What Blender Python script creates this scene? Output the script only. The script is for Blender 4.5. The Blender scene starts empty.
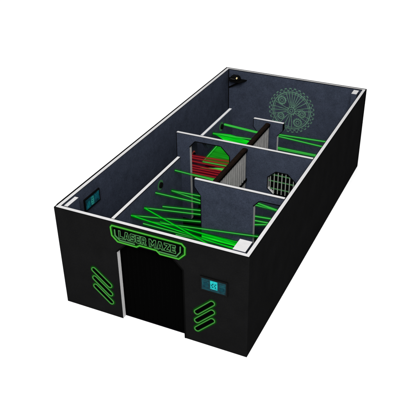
import bpy, bmesh, math, random
from mathutils import Vector, Matrix
from mathutils.geometry import tessellate_polygon

random.seed(7)
scene = bpy.context.scene
COL = scene.collection
PI = math.pi
H = 2.3            # height of every panel
WID, LEN, T = 4.0, 8.23, 0.1

# ------------------------------------------------------------------ materials
MATS = {}


def mat(name, col, rough=0.7, spec=0.1, emis=0.0, var=0.0, scale=6.0, bump=0.0, bscale=90.0, speck=0.0):
    if name in MATS:
        return MATS[name]
    m = bpy.data.materials.new(name)
    m.use_nodes = True
    nt = m.node_tree
    b = nt.nodes['Principled BSDF']
    c4 = (col[0], col[1], col[2], 1)
    b.inputs['Base Color'].default_value = c4
    b.inputs['Roughness'].default_value = rough
    b.inputs['Specular IOR Level'].default_value = spec
    if emis:
        b.inputs['Base Color'].default_value = (0.002, 0.002, 0.002, 1)
        b.inputs['Specular IOR Level'].default_value = 0.0
        b.inputs['Emission Color'].default_value = c4
        b.inputs['Emission Strength'].default_value = emis
    if var or bump:
        tc = nt.nodes.new('ShaderNodeTexCoord')
    if var:
        n = nt.nodes.new('ShaderNodeTexNoise')
        n.inputs['Scale'].default_value = scale
        n.inputs['Detail'].default_value = 6
        n.inputs['Roughness'].default_value = 0.65
        r = nt.nodes.new('ShaderNodeValToRGB')
        r.color_ramp.elements[0].position = 0.3
        r.color_ramp.elements[1].position = 0.72
        r.color_ramp.elements[0].color = tuple(x * (1 - var) for x in col) + (1,)
        r.color_ramp.elements[1].color = tuple(x * (1 + var) for x in col) + (1,)
        nt.links.new(tc.outputs['Object'], n.inputs['Vector'])
        nt.links.new(n.outputs['Fac'], r.inputs['Fac'])
        if speck:
            n3 = nt.nodes.new('ShaderNodeTexNoise')
            n3.inputs['Scale'].default_value = 34
            n3.inputs['Detail'].default_value = 5
            n3.inputs['Roughness'].default_value = 0.8
            mr = nt.nodes.new('ShaderNodeMapRange')
            mr.inputs['From Min'].default_value = 0.25
            mr.inputs['From Max'].default_value = 0.75
            mr.inputs['To Min'].default_value = 1 - speck
            mr.inputs['To Max'].default_value = 1 + speck
            vm = nt.nodes.new('ShaderNodeVectorMath')
            vm.operation = 'SCALE'
            nt.links.new(tc.outputs['Object'], n3.inputs['Vector'])
            nt.links.new(n3.outputs['Fac'], mr.inputs['Value'])
            nt.links.new(r.outputs['Color'], vm.inputs[0])
            nt.links.new(mr.outputs['Result'], vm.inputs['Scale'])
            nt.links.new(vm.outputs['Vector'], b.inputs['Base Color'])
        else:
            nt.links.new(r.outputs['Color'], b.inputs['Base Color'])
    if bump:
        n2 = nt.nodes.new('ShaderNodeTexNoise')
        n2.inputs['Scale'].default_value = bscale
        n2.inputs['Detail'].default_value = 4
        bp = nt.nodes.new('ShaderNodeBump')
        bp.inputs['Strength'].default_value = bump
        bp.inputs['Distance'].default_value = 0.01
        nt.links.new(tc.outputs['Object'], n2.inputs['Vector'])
        nt.links.new(n2.outputs['Fac'], bp.inputs['Height'])
        nt.links.new(bp.outputs['Normal'], b.inputs['Normal'])
    MATS[name] = m
    return m


NAVY = mat('slate_blue_paint', (0.0288, 0.0350, 0.0525), 0.8, 0.03, var=0.20, scale=4.0, bump=0.3, speck=0.45)
BLACK = mat('matte_black_paint', (0.0046, 0.0046, 0.0047), 0.9, 0.0, var=0.15, scale=2.0, speck=0.25)
CORE = mat('pale_board_core', (0.425, 0.42, 0.42), 0.6, 0.2, var=0.05, scale=9.0)
EDGE = mat('black_edge_band', (0.002, 0.002, 0.002), 0.8, 0.0)
FLOORM = mat('black_floor', (0.0022, 0.0020, 0.0026), 0.9, 0.0)
WHITE = mat('white_ground', (0.95, 0.95, 0.95), 0.9, 0.0)
BLK = mat('black_plastic', (0.0022, 0.0022, 0.0022), 0.6, 0.03)
CLOTH = mat('black_cloth', (0.0008, 0.0008, 0.0008), 1.0, 0.0)
BROWN = mat('dark_brown_wood', (0.006, 0.0032, 0.002), 0.8, 0.02, var=0.5, scale=14)
SLAT = mat('grey_slat', (0.275, 0.268, 0.262), 0.7, 0.1, var=0.18, scale=8)
BAR = mat('grey_green_bar', (0.23, 0.25, 0.22), 0.6, 0.2)
GBAR = mat('green_bar', (0.045, 0.15, 0.05), 0.6, 0.2)
MURAL = mat('pale_green_print', (0.080, 0.160, 0.114), 0.8, 0.02, var=0.35, scale=9)
BEAM = mat('green_laser_light', (0.060, 0.63, 0.075), emis=1.0)
BEAM2 = mat('bright_green_laser_light', (0.0, 0.78, 0.01), emis=1.0)
FAN = mat('deep_green_laser_light', (0.004, 0.24, 0.006), emis=1.0)
RED = mat('red_laser_light', (0.40, 0.020, 0.022), emis=1.0)
HALO = mat('dark_green_painted_halo', (0.001, 0.040, 0.001), emis=1.0)  # even dim emission standing in for the neon's glow on the wall
NEON = mat('green_neon_tube', (0.070, 0.45, 0.04), emis=1.0)
NEONB = mat('dim_green_neon_tube', (0.055, 0.27, 0.045), emis=1.0)
LETTER = mat('pale_green_letter_tube', (0.075, 0.25, 0.08), emis=1.0)
RING = mat('green_ring_light', (0.022, 0.085, 0.032), emis=1.0)
RINGR = mat('red_ring_light', (0.14, 0.02, 0.015), emis=1.0)
LENS = mat('warm_lens', (0.75, 0.62, 0.33), 0.2, 0.5)


def screen_mat(name, dark, light, scale):
    m = bpy.data.materials.new(name)
    m.use_nodes = True
    nt = m.node_tree
    b = nt.nodes['Principled BSDF']
    b.inputs['Base Color'].default_value = (0.002, 0.004, 0.005, 1)
    b.inputs['Roughness'].default_value = 0.6
    b.inputs['Specular IOR Level'].default_value = 0.05
    tc = nt.nodes.new('ShaderNodeTexCoord')
    n = nt.nodes.new('ShaderNodeTexNoise')
    n.inputs['Scale'].default_value = scale
    n.inputs['Detail'].default_value = 3
    r = nt.nodes.new('ShaderNodeValToRGB')
    r.color_ramp.elements[0].position = 0.36
    r.color_ramp.elements[1].position = 0.68
    r.color_ramp.elements[0].color = dark + (1,)
    r.color_ramp.elements[1].color = light + (1,)
    nt.links.new(tc.outputs['Object'], n.inputs['Vector'])
    nt.links.new(n.outputs['Fac'], r.inputs['Fac'])
    nt.links.new(r.outputs['Color'], b.inputs['Emission Color'])
    b.inputs['Emission Strength'].default_value = 1.0
    return m


SCR_BACK = screen_mat('teal_display', (0.001, 0.010, 0.016), (0.002, 0.050, 0.065), 9)
SCR_MID = screen_mat('teal_panel_glow', (0.001, 0.028, 0.042), (0.003, 0.105, 0.125), 14)
SCR_HOT = screen_mat('cyan_panel_glow', (0.002, 0.36, 0.39), (0.02, 0.72, 0.70), 12)
SCR_GREEN = screen_mat('sea_green_panel_glow', (0.004, 0.10, 0.10), (0.03, 0.30, 0.23), 12)
SCR_INK = mat('dark_teal_glyph', (0.001, 0.03, 0.05), 0.6, 0.05, emis=0.8)


def glow_mat(name, col, fac):
    m = bpy.data.materials.new(name)
    m.use_nodes = True
    nt = m.node_tree
    nt.nodes.clear()
    o = nt.nodes.new('ShaderNodeOutputMaterial')
    mx = nt.nodes.new('ShaderNodeMixShader')
    tr = nt.nodes.new('ShaderNodeBsdfTransparent')
    em = nt.nodes.new('ShaderNodeEmission')
    em.inputs[0].default_value = col + (1,)
    mx.inputs[0].default_value = fac
    nt.links.new(tr.outputs[0], mx.inputs[1])
    nt.links.new(em.outputs[0], mx.inputs[2])
    nt.links.new(mx.outputs[0], o.inputs[0])
    return m


def streaky(name, lo, hi):
    """laser light fanned into a sheet: streaks along the beam direction"""
    m = bpy.data.materials.new(name)
    m.use_nodes = True
    nt = m.node_tree
    b = nt.nodes['Principled BSDF']
    b.inputs['Base Color'].default_value = (.002, .002, .002, 1)
    b.inputs['Specular IOR Level'].default_value = 0
    tc = nt.nodes.new('ShaderNodeTexCoord')
    mp = nt.nodes.new('ShaderNodeMapping')
    mp.inputs['Scale'].default_value = (1.2, 1, 16)
    n = nt.nodes.new('ShaderNodeTexNoise')
    n.inputs['Scale'].default_value = 1.6
    n.inputs['Detail'].default_value = 3
    r = nt.nodes.new('ShaderNodeValToRGB')
    r.color_ramp.elements[0].position = .38
    r.color_ramp.elements[1].position = .62
    r.color_ramp.elements[0].color = lo + (1,)
    r.color_ramp.elements[1].color = hi + (1,)
    nt.links.new(tc.outputs['Object'], mp.inputs['Vector'])
    nt.links.new(mp.outputs['Vector'], n.inputs['Vector'])
    nt.links.new(n.outputs['Fac'], r.inputs['Fac'])
    nt.links.new(r.outputs['Color'], b.inputs['Emission Color'])
    b.inputs['Emission Strength'].default_value = 1.0
    return m


GLOWG = glow_mat('green_glow_sheath', (0.0, 0.075, 0.004), 0.30)  # see-through emissive skin that imitates the glow round a beam
GLOWR = glow_mat('red_glow_sheath', (0.075, 0.002, 0.008), 0.42)
SHEETG = streaky('streaked_bright_green_light', (0.0, 0.55, 0.008), (0.01, 0.86, 0.02))
FAN = streaky('streaked_deep_green_light', (0.004, 0.17, 0.005), (0.006, 0.30, 0.008))

# ------------------------------------------------------------------ mesh helpers


class MB:
    """Collects faces with material slots, then links them as ONE object."""

    def __init__(self):
        self.v, self.f, self.m, self.mats = [], [], [], []

    def slot(self, m):
        if m not in self.mats:
            self.mats.append(m)
        return self.mats.index(m)

    def face(self, pts, m):
        i = len(self.v)
        self.v += [tuple(p) for p in pts]
        self.f.append(list(range(i, i + len(pts))))
        self.m.append(self.slot(m))

    def box(self, a, b, m, top=None):
        x0, y0, z0 = a
        x1, y1, z1 = b
        q = [(x0, y0, z0), (x1, y0, z0), (x1, y1, z0), (x0, y1, z0), (x0, y0, z1), (x1, y0, z1), (x1, y1, z1), (x0, y1, z1)]
        for k, ids in enumerate([(0, 3, 2, 1), (4, 5, 6, 7), (0, 1, 5, 4), (1, 2, 6, 5), (2, 3, 7, 6), (3, 0, 4, 7)]):
            self.face([q[i] for i in ids], top if (k == 1 and top) else m)
        return self

    def prism(self, loops, axis, a, b, m_a, m_b, m_side, side_fn=None):
        """2-D loops (first outer, then holes) extruded along axis (0=x: loops are (y,z); 1=y: loops are (x,z))."""
        def P(q, t):
            return (t, q[0], q[1]) if axis == 0 else (q[0], t, q[1])
        flat = [q for l in loops for q in l]
        tris = tessellate_polygon([[Vector((q[0], q[1], 0)) for q in l] for l in loops])
        for tr in tris:
            t3 = [flat[i] for i in tr]
            cr = (t3[1][0] - t3[0][0]) * (t3[2][1] - t3[0][1]) - (t3[1][1] - t3[0][1]) * (t3[2][0] - t3[0][0])
            if cr < 0:
                t3 = t3[::-1]
            fa = [P(q, a) for q in t3]
            fb = [P(q, b) for q in t3][::-1]
            if axis == 0:
                fa, fb = fa[::-1], fb[::-1]
            self.face(fa, m_a)
            self.face(fb, m_b)
        for li, l in enumerate(loops):
            for i in range(len(l)):
                p, q = l[i], l[(i + 1) % len(l)]
                ms = side_fn(li, p, q) if side_fn else m_side
                self.face([P(p, a), P(q, a), P(q, b), P(p, b)], ms or m_side)
        return self

    def tube(self, pts, r, m, closed=False, n=8, rz=None):
        pts = [Vector(p) for p in pts]
        N = len(pts)
        rings = []
        for i, p in enumerate(pts):
            if closed:
                d0 = (p - pts[i - 1]).normalized()
                d1 = (pts[(i + 1) % N] - p).normalized()
            else:
                d0 = (p - pts[i - 1]).normalized() if i else (pts[1] - p).normalized()
                d1 = (pts[i + 1] - p).normalized() if i < N - 1 else d0
            d = (d0 + d1)
            d = d.normalized() if d.length > 1e-6 else d0
            k = 1 / max(0.45, d.dot(d0))
            up = Vector((0, 1, 0)) if abs(d.y) < 0.9 else Vector((0, 0, 1))
            s = d.cross(up).normalized()
            u = s.cross(d).normalized()
            rings.append([p + (s * math.cos(2 * PI * j / n) * k + u * math.sin(2 * PI * j / n)) * r for j in range(n)])
        base = len(self.v)
        for rg in rings:
            self.v += [tuple(q) for q in rg]
        sl = self.slot(m)
        for i in range(N if closed else N - 1):
            a, b = base + i * n, base + ((i + 1) % N) * n
            for j in range(n):
                self.f.append([a + j, a + (j + 1) % n, b + (j + 1) % n, b + j])
                self.m.append(sl)
        if not closed:
            self.f.append([base + j for j in range(n)][::-1])
            self.m.append(sl)
            self.f.append([base + (N - 1) * n + j for j in range(n)])
            self.m.append(sl)
        return self

    def build(self, name, parent=None, smooth=False, bevel=0.0, loc=None):
        me = bpy.data.meshes.new(name)
        off = Vector(loc) if loc else Vector((0, 0, 0))
        me.from_pydata([tuple(Vector(v) - off) for v in self.v], [], self.f)
        for m in self.mats:
            me.materials.append(m)
        for p, k in zip(me.polygons, self.m):
            p.material_index = k
            p.use_smooth = smooth
        bm = bmesh.new()
        bm.from_mesh(me)
        bmesh.ops.remove_doubles(bm, verts=bm.verts, dist=1e-5)
        bmesh.ops.recalc_face_normals(bm, faces=bm.faces)
        bm.to_mesh(me)
        bm.free()
        o = bpy.data.objects.new(name, me)
        COL.objects.link(o)
        if loc:
            o.location = loc
        if parent:
            o.parent = parent
            if parent.location.length > 0 and not loc:
                o.location = (0, 0, 0)
                o.matrix_parent_inverse = Matrix.Translation(-parent.location)
        if bevel:
            bv = o.modifiers.new('bevel', 'BEVEL')
            bv.width = bevel
            bv.segments = 2
            bv.limit_method = 'ANGLE'
        return o


def tag(o, label, cat, group=None):
    o['label'] = label
    o['category'] = cat
    o['kind'] = 'thing'
    if group:
        o['group'] = group
    return o


def thing(name, label, cat, loc=(0, 0, 0), group=None):
    o = bpy.data.objects.new(name, None)
    o.empty_display_size = 0.1
    COL.objects.link(o)
    o.location = loc
    return tag(o, label, cat, group)


def structure(o):
    o['kind'] = 'structure'
    return o


# ------------------------------------------------------------------ ground and floor
structure(MB().box((-150, -150, -0.3), (150, 150, 0.0), WHITE).build('ground'))
structure(MB().box((0.1, 0.104, 0.004), (3.9, 8.1, 0.012), FLOORM).build('floor'))

# ------------------------------------------------------------------ outer walls
IN = 0.019   # black edge band left around every pale top strip
CAPZ = 0.006


def cap_strip(parent, x0, y0, x1, y1, z=H, label=None):
    return MB().box((x0, y0, z), (x1, y1, z + CAPZ), CORE).build('top_edge', parent)


# front wall with its doorway (x, z outline)
DX0, DX1 = 1.325, 2.705
door_in = [(DX0, 0), (DX0, 1.635), (1.575, 1.885), (2.455, 1.885), (DX1, 1.635), (DX1, 0)]
outer = [(-0.014, 0)] + door_in + [(WID, 0), (WID, H), (-0.014, H)]
fw = thing('front_wall', 'matte black front wall with a black doorway cut through it', 'wall', (2, 0, 0))


def fw_side(li, p, q):
    if p[0] == q[0] and abs(p[0] - DX0) < 1e-6:
        return CORE
    if p[0] == q[0] and (p[0] < 0.1 or p[0] > 3.9):
        return BLACK
    return EDGE


MB().prism([outer], 1, 0.0, T, BLACK, NAVY, EDGE, fw_side).build('wall_panel', fw)
cap_strip(fw, IN, IN, WID - IN, T - 0.014)
# black trim strip round the doorway, proud of the panel
tw = 0.028
tr_out = [(DX0 - tw, 0.0), (DX0 - tw, 1.647), (1.563, 1.885 + tw), (2.467, 1.885 + tw), (DX1 + tw, 1.647), (DX1 + tw, 0.0)]
tb = MB()
for i in range(5):
    a, b, c, d = door_in[i], door_in[i + 1], tr_out[i + 1], tr_out[i]
    if i == 0:
        continue
    tb.prism([[a, b, c, d]], 1, -0.004, -0.0002, EDGE, EDGE, EDGE)
tb.build('door_trim', fw)

lw = thing('left_wall', 'long outer wall on the far left side, slate inside with pale top edge', 'wall', (0, 4, 0))
MB().prism([[(T, 0), (8.1, 0), (8.1, H), (T, H)]], 0, -0.026, T, BLACK, NAVY, EDGE).build('wall_panel', lw)
cap_strip(lw, IN, T - 0.014, T - 0.014, 8.1 + 0.05)
rw = thing('right_wall', 'long outer wall with the plain black outside face', 'wall', (4, 4, 0))
MB().prism([[(T, 0), (8.1, 0), (8.1, H), (T, H)]], 0, WID - T, WID, NAVY, BLACK, EDGE).build('wall_panel', rw)
cap_strip(rw, WID - T + 0.014, T - 0.014, WID - IN, 8.1 + 0.05)
bw = thing('back_wall', 'slate blue end wall carrying the round gear mural', 'wall', (2, 8.2, 0))
MB().prism([[(-0.026, 0), (WID, 0), (WID, H), (-0.026, H)]], 1, 8.1, LEN + 0.012, NAVY, BLACK, EDGE).build('wall_panel', bw)
cap_strip(bw, IN, 8.1 + 0.05, WID - IN, LEN - 0.045)

MB().box((0.1005, 8.08, 0.013), (0.116, 8.0995, H - .001), EDGE).build('corner_seam', bw)
# black curtain closing the doorway from behind
cu = MB()
n = 96
for i in range(n):
    xa, xb = 1.29 + 1.46 * i / n, 1.29 + 1.46 * (i + 1) / n
    ya = 0.135 + 0.014 * math.sin(i * 0.95) + 0.004 * math.sin(i * 2.3)
    yb = 0.135 + 0.014 * math.sin((i + 1) * 0.95) + 0.004 * math.sin((i + 1) * 2.3)
    cu.face([(xa, ya, 0.014), (xb, yb, 0.014), (xb, yb, 1.97), (xa, ya, 1.97)], CLOTH)
    cu.face([(xa, ya + .004, 1.97), (xb, yb + .004, 1.97), (xb, yb + .004, 0.014), (xa, ya + .004, 0.014)], CLOTH)
    cu.face([(xa, ya, 1.97), (xb, yb, 1.97), (xb, yb + .004, 1.97), (xa, ya + .004, 1.97)], CLOTH)
tag(cu.build('curtain', None, smooth=True), 'plain black curtain closing the doorway under the maze sign', 'curtain')

# ------------------------------------------------------------------ corner posts
for lab, (x0, y0, x1, y1), zt in [
    ('narrow pale topped post along the left wall, beside the inner screen', (0.122, 0.13, 0.212, 0.50), 2.285),
    ('wide square pale topped post in the corner nearest the viewer', (3.632, 0.118, 3.876, 0.460), 2.300),
    ('small pale topped post in the far corner by the gear wall', (3.700, 7.79, 3.842, 8.060), 2.290),
]:
    p = thing('corner_post', lab, 'post', ((x0 + x1) / 2, (y0 + y1) / 2, 0), 'posts in the maze corners')
    MB().box((x0, y0, 0.012), (x1, y1, zt), NAVY, EDGE).build('shaft', p)
    MB().box((x0 + .004, y0 + .004, zt), (x1 - .004, y1 - .004, zt + CAPZ), CORE).build('top_edge', p)

# ------------------------------------------------------------------ partitions


def chamfer_stub(x, d, z_low, z_cut, c):
    pass


def trim(parent, pts, y, w=0.02):
    b = MB()
    for (p, q) in pts:
        d = Vector((q[0] - p[0], q[1] - p[1]))
        nrm = Vector((-d.y, d.x)).normalized() * w
        b.prism([[p, q, (q[0] + nrm.x, q[1] + nrm.y), (p[0] + nrm.x, p[1] + nrm.y)]], 1, y - 0.005, y - 0.0004, EDGE, EDGE, EDGE)
    return b.build('opening_trim', parent)


def wall_side(li, p, q):
    if p[0] == q[0]:
        return CORE
    return EDGE


# front long divider (parallel to the left wall)
p1 = thing('partition', 'long slate divider beside the left wall, nearest the front', 'partition', (1.23, 1.45, 0), 'slate maze dividers')
MB().prism([[(0.104, 0.012), (2.80, 0.012), (2.80, H), (0.104, H)]], 0, 1.18, 1.28, NAVY, NAVY, EDGE).build('panel', p1)
cap_strip(p1, 1.18 + IN, 0.106, 1.28 - IN, 2.796)

# rear long divider, with a passage at its front end
p3 = thing('partition', 'slate divider behind the red beam doorway, running back towards the corner shelf', 'partition', (1.23, 4.8, 0), 'slate maze dividers')
MB().prism([[(3.954, 2.18), (4.20, 1.86), (4.60, 1.80), (4.78, 1.62), (4.78, 0.012), (5.62, 0.012), (5.62, H), (3.954, H)]], 0, 1.18, 1.28, NAVY, NAVY, NAVY).build('panel', p3)
cap_strip(p3, 1.18 + IN, 3.956, 1.28 - IN, 5.616)

# middle cross wall: doorway, barred window
p2 = thing('partition', 'middle cross wall with a doorway of red beams and a barred octagon window', 'partition', (2.25, 3.9, 0), 'slate maze dividers')
y0, y1 = 3.85, 3.95
dl, dr = 0.965, 1.958
p2_out = [(0.62, 0.012), (dl, 0.012), (dl, 1.985), (1.105, 2.155), (1.745, 2.165), (dr, 1.955), (dr, 0.012), (3.896, 0.012), (3.896, H), (0.62, H)]
wc, wz, wr, wh = 3.225, 1.525, 0.315, 0.285
octo = [(wc - wr, wz - wh * .56), (wc - wr * .56, wz - wh), (wc + wr * .56, wz - wh), (wc + wr, wz - wh * .56),
        (wc + wr, wz + wh * .42), (wc + wr * .42, wz + wh), (wc - wr * .42, wz + wh), (wc - wr, wz + wh * .42)]


def p2_side(li, p, q):
    if li == 0:
        return CORE if (p[0] == q[0] and abs(p[0] - dl) < 1e-6) else EDGE
    if {p, q} == {octo[0], octo[1]} or {p, q} == {octo[7], octo[0]}:
        return CORE
    return EDGE


MB().prism([p2_out, octo], 1, y0, y1, NAVY, NAVY, EDGE, p2_side).build('panel', p2)
cap_strip(p2, 0.624, y0 + IN, 3.894, y1 - IN)
trim(p2, [((dl, 1.985), (1.105, 2.155)), ((1.105, 2.155), (1.745, 2.165)), ((1.745, 2.165), (dr, 1.955)), ((dr, 1.955), (dr, 0.014))][::1], y0)
bt = MB()
for i in range(8):
    p, q = octo[i], octo[(i + 1) % 8]
    o1 = (wc + (p[0] - wc) * 1.06, wz + (p[1] - wz) * 1.06)
    o2 = (wc + (q[0] - wc) * 1.06, wz + (q[1] - wz) * 1.06)
    bt.prism([[p, q, o2, o1]], 1, y0 - .005, y0 - .0004, EDGE, EDGE, EDGE)
win = bt.build('window', p2)
gb = MB().prism([octo], 1, y1 - .012, y1 - .004, EDGE, EDGE, EDGE).build('backing', win)
vb = MB()
for k in range(7):
    x = wc - wr + 0.045 + k * (2 * wr - 0.05) / 6.4
    dx = abs(x - wc) / wr
    lo = wz - wh + max(0, dx - .56) / .44 * wh * .44
    hi = wz + wh - max(0, dx - .42) / .58 * wh * .58
    vb.box((x - .009, y0 + .03, lo), (x + .009, y0 + .05, hi), BAR)
vb.build('upright_bar', win)
hb = MB()
for z in (wz + wh * .62, wz + wh * .05, wz - wh * .62):
    hw = wr if abs(z - wz) < .12 else wr * .82
    hb.box((wc - hw, y0 + .052, z - .011), (wc + hw, y0 + .07, z + .011), GBAR)
hb.build('cross_bar', win)

# front cross wall: overhanging lintel stub at its left end, doorway by the right wall
p5 = thing('partition', 'broad slate cross wall nearest the front, with a doorway of green beams at one end', 'partition', (3, 2.1, 0), 'slate maze dividers')
y0, y1 = 2.04, 2.14
p5_out = [(2.10, 0.012), (3.27, 0.012), (3.27, 1.985), (3.40, 2.135), (3.896, 2.135), (3.896, H), (1.955, H), (1.955, 2.135), (2.10, 1.945)]
MB().prism([p5_out], 1, y0, y1, NAVY, NAVY, EDGE, lambda li, p, q: CORE if (p[0] == q[0] and abs(p[0] - 3.27) < 1e-6) else EDGE).build('panel', p5)
cap_strip(p5, 1.96, y0 + IN, 3.894, y1 - IN)
trim(p5, [((3.27, 1.985), (3.40, 2.135)), ((3.40, 2.135), (3.896, 2.135))], y0)

trim(p5, [((1.955, 2.298), (1.955, 2.135)), ((1.955, 2.135), (2.10, 1.945)), ((2.10, 1.945), (2.10, 0.014))], y0, .014)
trim(p2, [((0.62, 2.298), (0.62, 0.014))], 3.85, .014)

# rear T-shaped cross wall
p4 = thing('partition', 'short T shaped slate wall in front of the gear mural', 'partition', (2.35, 5.35, 0), 'slate maze dividers')
y0, y1 = 5.28, 5.38
p4_out = [(2.11, 0.012), (2.59, 0.012), (2.59, 1.955), (2.73, 2.12), (2.73, H), (1.965, H), (1.965, 2.10), (2.11, 1.94)]
MB().prism([p4_out], 1, y0, y1, NAVY, NAVY, EDGE, lambda li, p, q: CORE if (p[0] == q[0] and abs(p[0] - 2.59) < 1e-6) else EDGE).build('panel', p4)
trim(p4, [((1.965, 2.298), (1.965, 2.10)), ((1.965, 2.10), (2.11, 1.94)), ((2.11, 1.94), (2.11, 0.014)), ((2.59, 1.955), (2.73, 2.12)), ((2.73, 2.12), (2.73, 2.298))], y0, .014)
cap_strip(p4, 1.97, y0 + IN, 2.725, y1 - IN)

# ------------------------------------------------------------------ slatted fences with brown rails


def fence(ya, yb, lab):
    f = thing('slat_fence', lab, 'fence', (2.35, (ya + yb) / 2, 0), 'slatted fences dividing the maze')
    MB().box((2.292, ya, 2.19), (2.408, yb, 2.25), EDGE, BROWN).build('top_rail', f)
    MB().box((2.315, ya + .004, 2.25), (2.385, yb - .004, 2.262), BROWN).build('rail_strip', f)
    MB().box((2.31, ya, 1.44), (2.408, yb, 1.50), EDGE).build('mid_rail', f)
    s = MB()
    pitch = 0.115
    k = int((yb - ya) / pitch)
    for i in range(k):
        a = ya + (yb - ya) * i / k
        s.box((2.345, a + .004, 0.014), (2.398 - random.random() * .006, a + pitch - .05, 2.188), SLAT)
    s.build('slat_panel', f)
    MB().box((2.318, ya, 0.013), (2.343, yb, 2.187), EDGE).build('backing', f)
    return f


fence(2.145, 3.846, 'grey slatted fence under a brown rail, between the two cross walls')
fence(3.955, 5.276, 'grey slatted fence under a brown rail, ending at the T shaped wall')

# ------------------------------------------------------------------ laser emitters


def emitter(lab, x, y, z, ring_m, r=0.066):
    e = thing('laser_emitter', lab, 'laser emitter', (x, y, z), 'laser emitters on the walls')

    def disc(r0, r1, t0, t1, m, nm):
        b = MB()
        N = 28
        for i in range(N):
            a0, a1 = 2 * PI * i / N, 2 * PI * (i + 1) / N
            A = [(math.cos(a), math.sin(a)) for a in (a0, a1)]
            if r0 == 0:
                b.face([(t1, 0, 0)] + [(t1, c * r1, s * r1) for c, s in A], m)
            else:
                b.face([(t1, A[0][0] * r0, A[0][1] * r0), (t1, A[0][0] * r1, A[0][1] * r1), (t1, A[1][0] * r1, A[1][1] * r1), (t1, A[1][0] * r0, A[1][1] * r0)], m)
                b.face([(t0, A[0][0] * r0, A[0][1] * r0), (t1, A[0][0] * r0, A[0][1] * r0), (t1, A[1][0] * r0, A[1][1] * r0), (t0, A[1][0] * r0, A[1][1] * r0)], m)
            b.face([(t0, A[0][0] * r1, A[0][1] * r1), (t1, A[0][0] * r1, A[0][1] * r1), (t1, A[1][0] * r1, A[1][1] * r1), (t0, A[1][0] * r1, A[1][1] * r1)], m)
        o = b.build(nm, None)
        o.parent = e
        return o
    disc(r, r * 1.7, 0.001, 0.008, ring_m, 'glow_ring')
    disc(0, r, 0.001, 0.035, BLK, 'lens')
    return e


emitter('black laser lens in a green ring on the divider nearest the front', 1.28, 1.84, 2.115, RING)
emitter('black laser lens in a green ring on the rear divider', 1.28, 4.93, 2.115, RING)
emitter('black laser lens in a red ring seen through the red beam doorway', 0.88, 4.20, 1.63, RINGR, 0.05)
lp = thing('laser_post', 'dark post just inside the middle doorway that carries the red ring lens', 'post', (0.8, 4.2, 0))
MB().box((0.70, 3.956, 0.013), (0.88, 4.42, 2.02), NAVY, EDGE).build('shaft', lp)

# ------------------------------------------------------------------ beams


def beam(lab, a, b, m=BEAM, r=0.0125, grp='green laser beams'):
    mid = (Vector(a) + Vector(b)) / 2
    o = MB().tube([a, b], r, m, n=8).build('laser_ray', None, smooth=True, loc=tuple(mid))
    g = MB().tube([a, b], 0.040 if m is not RED else 0.036, GLOWR if m is RED else GLOWG, n=10).build('glow_sheath', None, smooth=True, loc=tuple(mid))  # added outer sheath, the beam's glow built as a tube
    g.location = (0, 0, 0)
    g.parent = o
    return tag(o, lab, 'laser beam', grp)


def sheet(lab, tri, y, m, grp, thick=0.012):
    o = MB().prism([tri], 1, y, y + thick, m, m, m).build('laser_sheet')
    return tag(o, lab, 'laser light', grp)


FR = 'green beams in the front room'
for lab, a, b in [
    ('green beam leaving the wall right under the front green ring lens', (1.285, 1.624, 2.05), (2.26, 2.385, 1.537)),
    ('upper green beam of the pair meeting left of the red doorway jamb foot', (1.285, 2.313, 1.728), (2.26, 2.227, 1.833)),
    ('lower green beam of the pair meeting left of the red doorway jamb foot', (1.285, 2.313, 1.728), (2.26, 2.227, 1.679)),
    ('green beam crossing the pale jamb of the red beam doorway', (1.285, 2.497, 2.134), (2.26, 2.513, 2.09)),
    ('short level green beam just above the long zigzag pair in the front room', (1.285, 1.882, 1.573), (2.26, 2.304, 1.451)),
    ('upper beam of the zigzag that starts halfway along the front divider', (1.285, 1.154, 1.952), (2.26, 2.543, 1.192)),
    ('steep beam of the zigzag dropping towards the front wall top edge', (1.285, 1.154, 1.952), (2.757, 1.212, 1.391)),
    ('flatter beam from the leftmost starting point of the front room', (1.285, 0.652, 2.067), (2.26, 2.717, 0.904)),
    ('descending beam from the leftmost starting point of the front room', (1.285, 0.652, 2.067), (3.06, 2.026, 0.838)),
    ('green beam running closest along the front wall top on the left', (1.285, 1.064, 1.634), (3.06, 2.026, 0.874)),
    ('lowest green beam just above the front wall edge behind the sign', (1.285, 2.426, 0.524), (3.06, 2.026, 0.926)),
    ('upper of the beams bunched towards the wide front post', (1.285, 1.951, 1.092), (3.06, 2.026, 1.041)),
    ('middle of the beams bunched towards the wide front post', (1.285, 1.743, 1.279), (3.06, 2.026, 0.996)),
    ('long thin green beam crossing the face of the front cross wall', (1.285, 1.317, 1.528), (3.88, 2.206, 1.246)),
]:
    beam(lab, a, b, BEAM2 if 'bunched' in lab or 'descending' in lab or 'steep' in lab else BEAM, 0.0105, FR)
sheet('bright green wedge of light against the front cross wall by the wide post',
      [(2.145, 1.045), (3.08, 1.01), (3.08, 0.965), (2.145, 0.95)], 1.975, SHEETG, 'sheets of green laser light')

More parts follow.
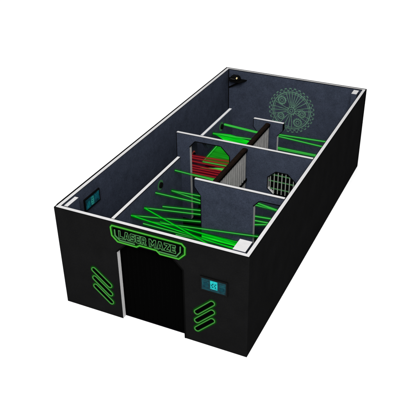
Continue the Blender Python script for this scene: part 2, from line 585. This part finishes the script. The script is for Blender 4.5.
DR = 'green beams behind the front cross wall doorway'
for lab, a, b in [
    ('upper crossing beam seen through the doorway of the front cross wall', (2.45, 2.6, 1.822), (3.88, 2.6, 1.615)),
    ('flat beam under the crossing one in the front cross wall doorway', (2.45, 2.62, 1.677), (3.88, 2.62, 1.626)),
    ('middle beam seen through the doorway of the front cross wall', (2.45, 2.7, 1.269), (3.88, 2.7, 1.383)),
    ('second lowest beam in the doorway of the front cross wall', (2.45, 2.6, 1.242), (3.88, 2.6, 1.323)),
    ('lowest beam in the doorway of the front cross wall', (2.45, 2.65, 0.969), (3.88, 2.65, 1.355)),
]:
    beam(lab, a, b, BEAM, 0.0135, DR)
RR = 'green beams in the rear room under the gear mural'
for lab, a, b in [
    ('upper beam under the gear mural, right of the T shaped wall', (2.1, 5.9, 1.686), (3.88, 5.9, 1.753)),
    ('second beam under the gear mural, right of the T shaped wall', (2.1, 5.92, 1.657), (3.88, 5.92, 1.569)),
    ('upper of the close pair along the middle cross wall top', (2.1, 5.6, 1.501), (3.88, 5.6, 1.488)),
    ('lower of the close pair along the middle cross wall top', (2.1, 5.6, 1.462), (3.88, 5.6, 1.462)),
]:
    beam(lab, a, b, BEAM, 0.0145, RR)
beam('thick green beam from the rear divider lens to the brown rail', (1.285, 5.117, 2.095), (2.29, 4.783, 2.215), BEAM, 0.024, RR)
sheet('bright green wedge of light between the rear divider and the brown rail',
      [(1.284, 2.155), (1.56, 2.03), (2.16, 1.99), (2.24, 2.12), (1.73, 2.2)], 4.45, SHEETG, 'sheets of green laser light')
beam('upper edge beam of the bright green wedge by the brown rail', (1.290, 4.435, 2.155), (2.26, 4.435, 2.195), BEAM, 0.012, RR)
beam('lower edge beam of the bright green wedge by the brown rail', (1.290, 4.43, 2.15), (2.26, 4.43, 2.06), BEAM2, 0.010, RR)
sheet('dark green fan of light filling the top of the red beam doorway',
      [(1.204, 1.574), (1.90, 1.60), (2.0, 1.80), (1.80, 2.13), (1.63, 2.13)], 4.05, FAN, 'sheets of green laser light')
beam('bright slanting edge beam of the dark green fan', (1.204, 4.045, 1.574), (1.60, 4.045, 2.11), BEAM, 0.010, 'green beams in the red doorway')
beam('bright lower edge beam of the dark green fan', (1.204, 4.045, 1.574), (1.95, 4.045, 1.60), BEAM, 0.016, 'green beams in the red doorway')
sheet('small green wedge of light under the dark green fan',
      [(1.12, 1.385), (1.745, 1.515), (1.719, 1.42)][::-1], 4.05, BEAM, 'sheets of green laser light')
sheet('long low green wedge at the foot of the red beam doorway',
      [(0.94, 1.20), (1.62, 1.215), (1.58, 1.12)][::-1], 4.00, BEAM, 'sheets of green laser light')
RB = 'red beams behind the middle doorway'
for lab, z0, z1 in [
    ('topmost red beam in the middle cross wall doorway', 1.690, 1.760),
    ('second red beam from the top, level with the red ring lens', 1.632, 1.660),
    ('third red beam from the top in the middle doorway', 1.545, 1.552),
    ('fourth red beam from the top, at the foot of the dark green fan', 1.436, 1.446),
    ('fifth red beam from the top, under the dark green fan', 1.370, 1.400),
    ('sixth red beam from the top in the middle doorway', 1.306, 1.330),
    ('second lowest red beam in the middle cross wall doorway', 1.230, 1.255),
    ('lowest red beam in the middle cross wall doorway', 1.165, 1.185),
]:
    s = (z1 - z0) / 1.26
    beam(lab, (0.882, 4.02, z0 - s * 0.118), (2.28, 4.02, z1), RED, 0.0125, RB)

# ------------------------------------------------------------------ gear mural on the back wall
gc = (2.015, 1.385)
gear = thing('gear_emblem', 'large pale green clockwork gear drawn on the slate end wall', 'wall emblem', (gc[0], 8.1, gc[1]))
YG = 8.094


def ring2d(c, r0, r1, n=72):
    return [(c[0] + r1 * math.cos(2 * PI * i / n), c[1] + r1 * math.sin(2 * PI * i / n)) for i in range(n)], \
           [(c[0] + r0 * math.cos(-2 * PI * i / n), c[1] + r0 * math.sin(-2 * PI * i / n)) for i in range(n)]


def flat(loops, nm, par, y=YG):
    return MB().prism(loops, 1, y, 8.0996, MURAL, MURAL, MURAL).build(nm, par)


def toothed(c, r0, r1, n, hole, duty=.5):
    out = []
    for i in range(n):
        a = 2 * PI * i / n
        w = 2 * PI / n
        for (da, rr) in ((-.25 * w * 1.25, r0), (-.25 * w * .85, r1), (.25 * w * .85, r1), (.25 * w * 1.25, r0)):
            out.append((c[0] + rr * math.cos(a + da), c[1] + rr * math.sin(a + da)))
    inn = [(c[0] + hole * math.cos(-2 * PI * i / 72), c[1] + hole * math.sin(-2 * PI * i / 72)) for i in range(72)]
    return [out, inn]


# outline of the teeth only: outer toothed loop minus a slightly smaller toothed loop
to = toothed(gc, .605, .665, 30, .1)[0]
ti = [(gc[0] + (p[0] - gc[0]) * .955, gc[1] + (p[1] - gc[1]) * .955) for p in to][::-1]
flat([to, ti], 'gear_teeth', gear)
flat(list(ring2d(gc, .532, .562)), 'gear_rim', gear)
flat(list(ring2d(gc, .492, .505)), 'gear_rim', gear)
hub = flat(toothed(gc, .115, .15, 12, .085), 'gear_hub', gear)
flat(list(ring2d(gc, .035, .055, 32)), 'hub_ring', hub)
sp = MB()
for i, a in enumerate([6, 18, 36, 50, 60, 70, 80, 90, 100, 110, 156, 172, 184, 198, 232, 248, 262, 274, 330, 344]):
    a = math.radians(a)
    d = Vector((math.cos(a), math.sin(a)))
    nn = Vector((-d.y, d.x)) * .010
    p, q = Vector(gc) + d * .15, Vector(gc) + d * .537
    sp.prism([[tuple(p - nn), tuple(q - nn), tuple(q + nn), tuple(p + nn)]], 1, YG + .001, 8.0996, MURAL, MURAL, MURAL)
sp.build('gear_spoke', gear)
for (dx, dz, r, k) in [(-.29, .27, .135, 14), (.31, -.05, .125, 12), (.20, -.33, .14, 14), (-.30, -.20, .11, 12)]:
    c = (gc[0] + dx, gc[1] + dz)
    g = flat(toothed(c, r * .85, r, k, r * .62), 'small_gear', gear, YG - .001)
    flat(list(ring2d(c, r * .26, r * .42, 32)), 'gear_ring', g, YG - .001)

# ------------------------------------------------------------------ corner shelf and the black machine on it
sh = thing('corner_shelf', 'black bracket shelf high in the far left corner', 'shelf', (0.37, 7.97, 2.0))
sb = MB()
base = [(0.104, 8.097), (0.66, 8.097), (0.53, 7.84), (0.20, 7.88)]
for zz, rev in ((2.075, False), (2.045, True)):
    q = [(x, y, zz) for x, y in base]
    sb.face(q if not rev else q[::-1], BLK)
for i in range(4):
    a, b = base[i], base[(i + 1) % 4]
    sb.face([(a[0], a[1], 2.045), (b[0], b[1], 2.045), (b[0], b[1], 2.075), (a[0], a[1], 2.075)], BLK)
sb.build('shelf_board', sh)
MB().tube([(0.125, 8.085, 1.78), (0.49, 7.90, 2.035)], 0.022, BLK).build('strut', sh)
mc = thing('projector', 'black rounded projector with a pale lens on the corner shelf', 'projector', (0.36, 7.98, 2.08))
pb = bmesh.new()
bmesh.ops.create_cube(pb, size=1)
bmesh.ops.scale(pb, vec=(0.30, 0.20, 0.125), verts=pb.verts)
for v in pb.verts:
    if v.co.z > 0:
        v.co.x *= .72
        v.co.y *= .8
me = bpy.data.meshes.new('body')
bmesh.ops.bevel(pb, geom=pb.edges[:], offset=.03, segments=3, affect='EDGES')
pb.to_mesh(me)
pb.free()
me.materials.append(BLK)
pr = bpy.data.objects.new('body', me)
COL.objects.link(pr)
pr.parent = mc
pr.location = (0, 0, 0.0635)
lens = MB().tube([(0.075, -0.075, 0.085), (0.079, -0.112, 0.080)], 0.021, LENS, n=16).build('lens')
lens.parent = mc
for k in range(3):
    v = MB().box((-0.10 + k * .045, -0.108, 0.04), (-0.075 + k * .045, -0.09, 0.052), mat('grey_vent', (.06, .055, .05)))
    o = v.build('vent')
    o.parent = mc

# ------------------------------------------------------------------ screens


def screen(lab, origin, u, nrm, w, h, hot, lay):
    """u: direction across, nrm: out of the wall; origin = lower left corner on the wall."""
    s = thing('screen', lab, 'screen', origin, 'teal screens on the walls')
    O, U, N, Z = Vector((0, 0, 0)), Vector(u), Vector(nrm), Vector((0, 0, 1))

    def bx(a0, b0, a1, b1, t0, t1, m, nm, par=None):
        b = MB()
        c = []
        for t in (t0, t1):
            for (a, z) in ((a0, b0), (a1, b0), (a1, b1), (a0, b1)):
                c.append(O + U * a + Z * z + N * t)
        for ids in [(0, 1, 2, 3), (4, 5, 6, 7), (0, 1, 5, 4), (1, 2, 6, 5), (2, 3, 7, 6), (3, 0, 4, 7)]:
            b.face([c[i] for i in ids], m)
        o = b.build(nm)
        o.parent = par or s
        return o
    bx(0, 0, w, h, 0.001, 0.030, BLK, 'bezel')
    f = 0.032
    d = bx(f, f, w - f, h - f, 0.030, 0.033, SCR_BACK, 'display')
    W, Hh = w - 2 * f, h - 2 * f

    def el(a0, b0, a1, b1, m, nm, t=0.036):
        return bx(f + W * a0, f + Hh * b0, f + W * a1, f + Hh * b1, 0.0332, t, m, nm, d)
    for q in lay(hot):
        el(*q)
    return s


def lay_front(hot):
    e = [(0.36, 0.22, 0.66, 0.95, hot, 'bright_panel'),
         (0.03, 0.22, 0.30, 0.80, SCR_MID, 'side_panel'), (0.72, 0.20, 0.97, 0.66, SCR_MID, 'side_panel'),
         (0.74, 0.72, 0.95, 0.78, SCR_MID, 'data_row'), (0.04, 0.88, 0.26, 0.94, SCR_MID, 'data_row'),
         (0.05, 0.10, 0.32, 0.13, SCR_MID, 'data_row'), (0.40, 0.08, 0.62, 0.13, SCR_MID, 'data_row'), (0.74, 0.08, 0.95, 0.12, SCR_MID, 'data_row')]
    for (a, b, c, d2) in [(0.44, .40, .50, .47), (.55, .40, .61, .47), (0.44, .66, .50, .73), (.55, .66, .61, .73), (.41, .53, .45, .60), (.53, .52, .57, .60)]:
        e.append((a, b, c, d2, SCR_INK, 'glyph', 0.039))
    for k in range(4):
        e.append((0.06, .28 + k * .12, .27, .32 + k * .12, SCR_INK, 'glyph', 0.039))
        e.append((0.75, .26 + k * .09, .94, .29 + k * .09, SCR_INK, 'glyph', 0.039))
    return e


def lay_inner(hot):
    e = [(0.38, 0.10, 0.58, 0.92, hot, 'bright_panel'),
         (0.08, 0.14, 0.30, 0.70, SCR_MID, 'side_panel'), (0.68, 0.30, 0.94, 0.88, SCR_MID, 'side_panel')]
    for k in range(3):
        e.append((0.42, .24 + k * .22, .54, .30 + k * .22, SCR_INK, 'glyph', 0.039))
        e.append((0.72, .38 + k * .16, .90, .42 + k * .16, SCR_INK, 'glyph', 0.039))
    return e


screen('teal screen on the black front wall above the slanted neon bars', (3.070, 0, 1.335), (1, 0, 0), (0, -1, 0), 0.540, 0.315, SCR_HOT, lay_front)
screen('teal screen on the inside of the left wall near the front', (0.10, 0.775, 1.765), (0, 1, 0), (1, 0, 0), 0.550, 0.285, SCR_GREEN, lay_inner)

# ------------------------------------------------------------------ neon bars on the front wall


def stadium(p, q, r, n=10):
    d = (Vector(q) - Vector(p)).normalized()
    a0 = math.atan2(d.y, d.x)
    out = []
    for i in range(n + 1):
        a = a0 - PI / 2 + PI * i / n
        out.append((q[0] + r * math.cos(a), q[1] + r * math.sin(a)))
    for i in range(n + 1):
        a = a0 + PI / 2 + PI * i / n
        out.append((p[0] + r * math.cos(a), p[1] + r * math.sin(a)))
    return out


def neon_bar(lab, p, q, r, grp):
    c = ((p[0] + q[0]) / 2, 0, (p[1] + q[1]) / 2)
    t = thing('neon_bar', lab, 'neon light', c, grp)
    loc = lambda pts: [(x - c[0], z - c[2]) for x, z in pts]
    o = MB().prism([loc(stadium(p, q, r + 0.036))], 1, -0.006, -0.001, HALO, HALO, HALO).build('glow_plate')  # wider plate that imitates the tube's glow on the wall
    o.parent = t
    o = MB().prism([loc(stadium(p, q, r - 0.018))], 1, -0.012, -0.0062, CLOTH, CLOTH, CLOTH).build('face_plate')
    o.parent = t
    o = MB().tube([(x, -0.014, z) for x, z in loc(stadium(p, q, r))], 0.0105, NEONB, closed=True).build('neon_tube', None, smooth=True)
    o.parent = t


for k, nm in enumerate(('topmost', 'middle', 'lowest')):
    neon_bar(f'{nm} downward slanting green neon bar left of the doorway', (.755, 1.055 - k * .205), (1.085, .772 - k * .208), .052, 'neon bars left of the doorway')
for k, nm in enumerate(('topmost', 'middle', 'lowest')):
    neon_bar(f'{nm} upward slanting green neon bar under the front screen', (2.985, .760 - k * .207), (3.298, 1.072 - k * .207), .052, 'neon bars under the front screen')

# ------------------------------------------------------------------ LASER MAZE sign
sg = thing('neon_sign', 'green neon LASER MAZE sign over the black doorway', 'sign', (2.0, 0, 2.05))
shape = [(1.243, 2.190), (1.275, 2.236), (2.715, 2.230), (2.778, 2.165), (2.772, 2.015), (2.645, 1.880), (2.262, 1.876), (2.192, 1.938),
         (1.840, 1.942), (1.775, 1.892), (1.372, 1.898), (1.256, 2.012)]


def inset(pts, d):
    out = []
    n = len(pts)
    for i in range(n):
        p0, p, p2_ = Vector(pts[i - 1]), Vector(pts[i]), Vector(pts[(i + 1) % n])
        a, b = (p - p0).normalized(), (p2_ - p).normalized()
        na, nb = Vector((a.y, -a.x)), Vector((b.y, -b.x))
        v = (na + nb)
        v = v / max(.3, v.length ** 2) * 2
        out.append((p.x + v.x * d, p.y + v.y * d))
    return out


# shape runs clockwise, so inset(+d) moves inwards
def rel(pts):
    return [(x - 2.0, z - 2.05) for x, z in pts]


def put(b, nm, smooth=False, par=None):
    o = b.build(nm, None, smooth=smooth)
    o.parent = par or sg
    return o


put(MB().prism([rel(inset(shape, -0.030))], 1, -0.006, -0.0045, HALO, HALO, HALO), 'glow_plate')  # plate behind the outline, its glow on the wall put into emission
put(MB().prism([rel(inset(shape, 0.040))], 1, -0.012, -0.0062, CLOTH, CLOTH, CLOTH), 'back_board')
put(MB().tube([(x, -0.016, z) for x, z in rel(shape)], 0.0125, NEON, closed=True), 'neon_outline', True)
b = MB()
b.tube([(x, -0.018, z) for x, z in rel([(1.330, 2.160), (1.332, 2.030), (1.425, 1.945), (1.745, 1.945)])], 0.013, LETTER)
put(b, 'neon_bracket', True)
b = MB()
b.tube([(x, -0.018, z) for x, z in rel([(2.688, 2.165), (2.683, 2.040), (2.600, 1.928), (2.245, 1.930)])], 0.013, LETTER)
put(b, 'neon_bracket', True)
GL = {
    'L': (.72, [[(0, 1), (0, 0), (.72, 0), (.72, .27), (.28, .27), (.28, 1)]]),
    'A': (.92, [[(0, 0), (.27, 1), (.65, 1), (.92, 0), (.64, 0), (.59, .18), (.33, .18), (.28, 0)], [(.39, .40), (.53, .40), (.46, .70)]]),
    'S': (.78, [[(0, 0), (.63, 0), (.78, .14), (.78, .46), (.64, .61), (.28, .61), (.28, .75), (.75, .75), (.75, 1), (.14, 1), (0, .86), (0, .53), (.13, .38), (.5, .38), (.5, .25), (0, .25)]]),
    'E': (.72, [[(0, 0), (.72, 0), (.72, .25), (.28, .25), (.28, .39), (.64, .39), (.64, .61), (.28, .61), (.28, .75), (.72, .75), (.72, 1), (0, 1)]]),
    'R': (.82, [[(0, 0), (0, 1), (.66, 1), (.82, .85), (.82, .50), (.70, .38), (.84, 0), (.54, 0), (.43, .32), (.28, .32), (.28, 0)], [(.28, .54), (.54, .54), (.54, .77), (.28, .77)]]),
    'M': (1.0, [[(0, 0), (0, 1), (.27, 1), (.5, .62), (.73, 1), (1, 1), (1, 0), (.74, 0), (.74, .54), (.5, .18), (.26, .54), (.26, 0)]]),
    'Z': (.78, [[(0, 0), (.78, 0), (.78, .25), (.36, .25), (.78, .77), (.78, 1), (0, 1), (0, .75), (.43, .75), (0, .23)]]),
}


def word(txt, xa, xb, z0, h, nm):
    tot = sum(GL[c][0] for c in txt) + .16 * (len(txt) - 1)
    k = (xb - xa) / tot
    x = xa
    for c in txt:
        w, loops = GL[c]
        b = MB()
        for l in loops:
            b.tube([(x + p[0] * k - 2.0, -0.016, z0 + p[1] * h - 2.05) for p in l], 0.0072, LETTER, closed=True, n=6)
        put(b, nm, True)
        x += (w + .16) * k


word('LASER', 1.412, 1.985, 1.990, 0.170, 'letter')
word('MAZE', 2.052, 2.590, 1.985, 0.170, 'letter')

# ------------------------------------------------------------------ camera
M = Matrix(((0.9106296163563997, -0.21634912526341463, 0.3520607302900334),
            (0.41321420317854446, 0.4824926568641144, -0.7723048998703352),
            (-0.0027792276115625866, 0.8487602088163436, 0.5287706344190455)))
cd = bpy.data.cameras.new('camera')
cam = bpy.data.objects.new('camera', cd)
COL.objects.link(cam)
cam.matrix_world = Matrix.Translation((7.34651093, -8.73336124, 9.11592447)) @ M.to_4x4()
cd.sensor_width = 36
cd.lens = 680.051 / 400 * 36
cd.shift_x = -15.3331 / 400
cd.shift_y = 7.9877 / 400
cd.clip_end = 1000
scene.camera = cam

# ------------------------------------------------------------------ light: white studio surround + one large softbox from the front
w = bpy.data.worlds.new('World')
scene.world = w
w.use_nodes = True
bg = w.node_tree.nodes['Background']
bg.inputs[0].default_value = (1, 1, 1, 1)
bg.inputs[1].default_value = 0.92
ld = bpy.data.lights.new('softbox', 'AREA')
ld.shape = 'SQUARE'
ld.size = 13
ld.energy = 11500
lo = bpy.data.objects.new('softbox', ld)
COL.objects.link(lo)
lo.location = (9, -19, 22)
lo.rotation_euler = (Vector((2, 3.2, 0.5)) - Vector(lo.location)).to_track_quat('-Z', 'Y').to_euler()

scene.view_settings.view_transform = 'Standard'
scene.view_settings.look = 'None'
scene.view_settings.exposure = 0
scene.view_settings.gamma = 1
scene.view_settings.use_curve_mapping = False
scene.cycles.max_bounces = 6
scene.cycles.use_denoising = True
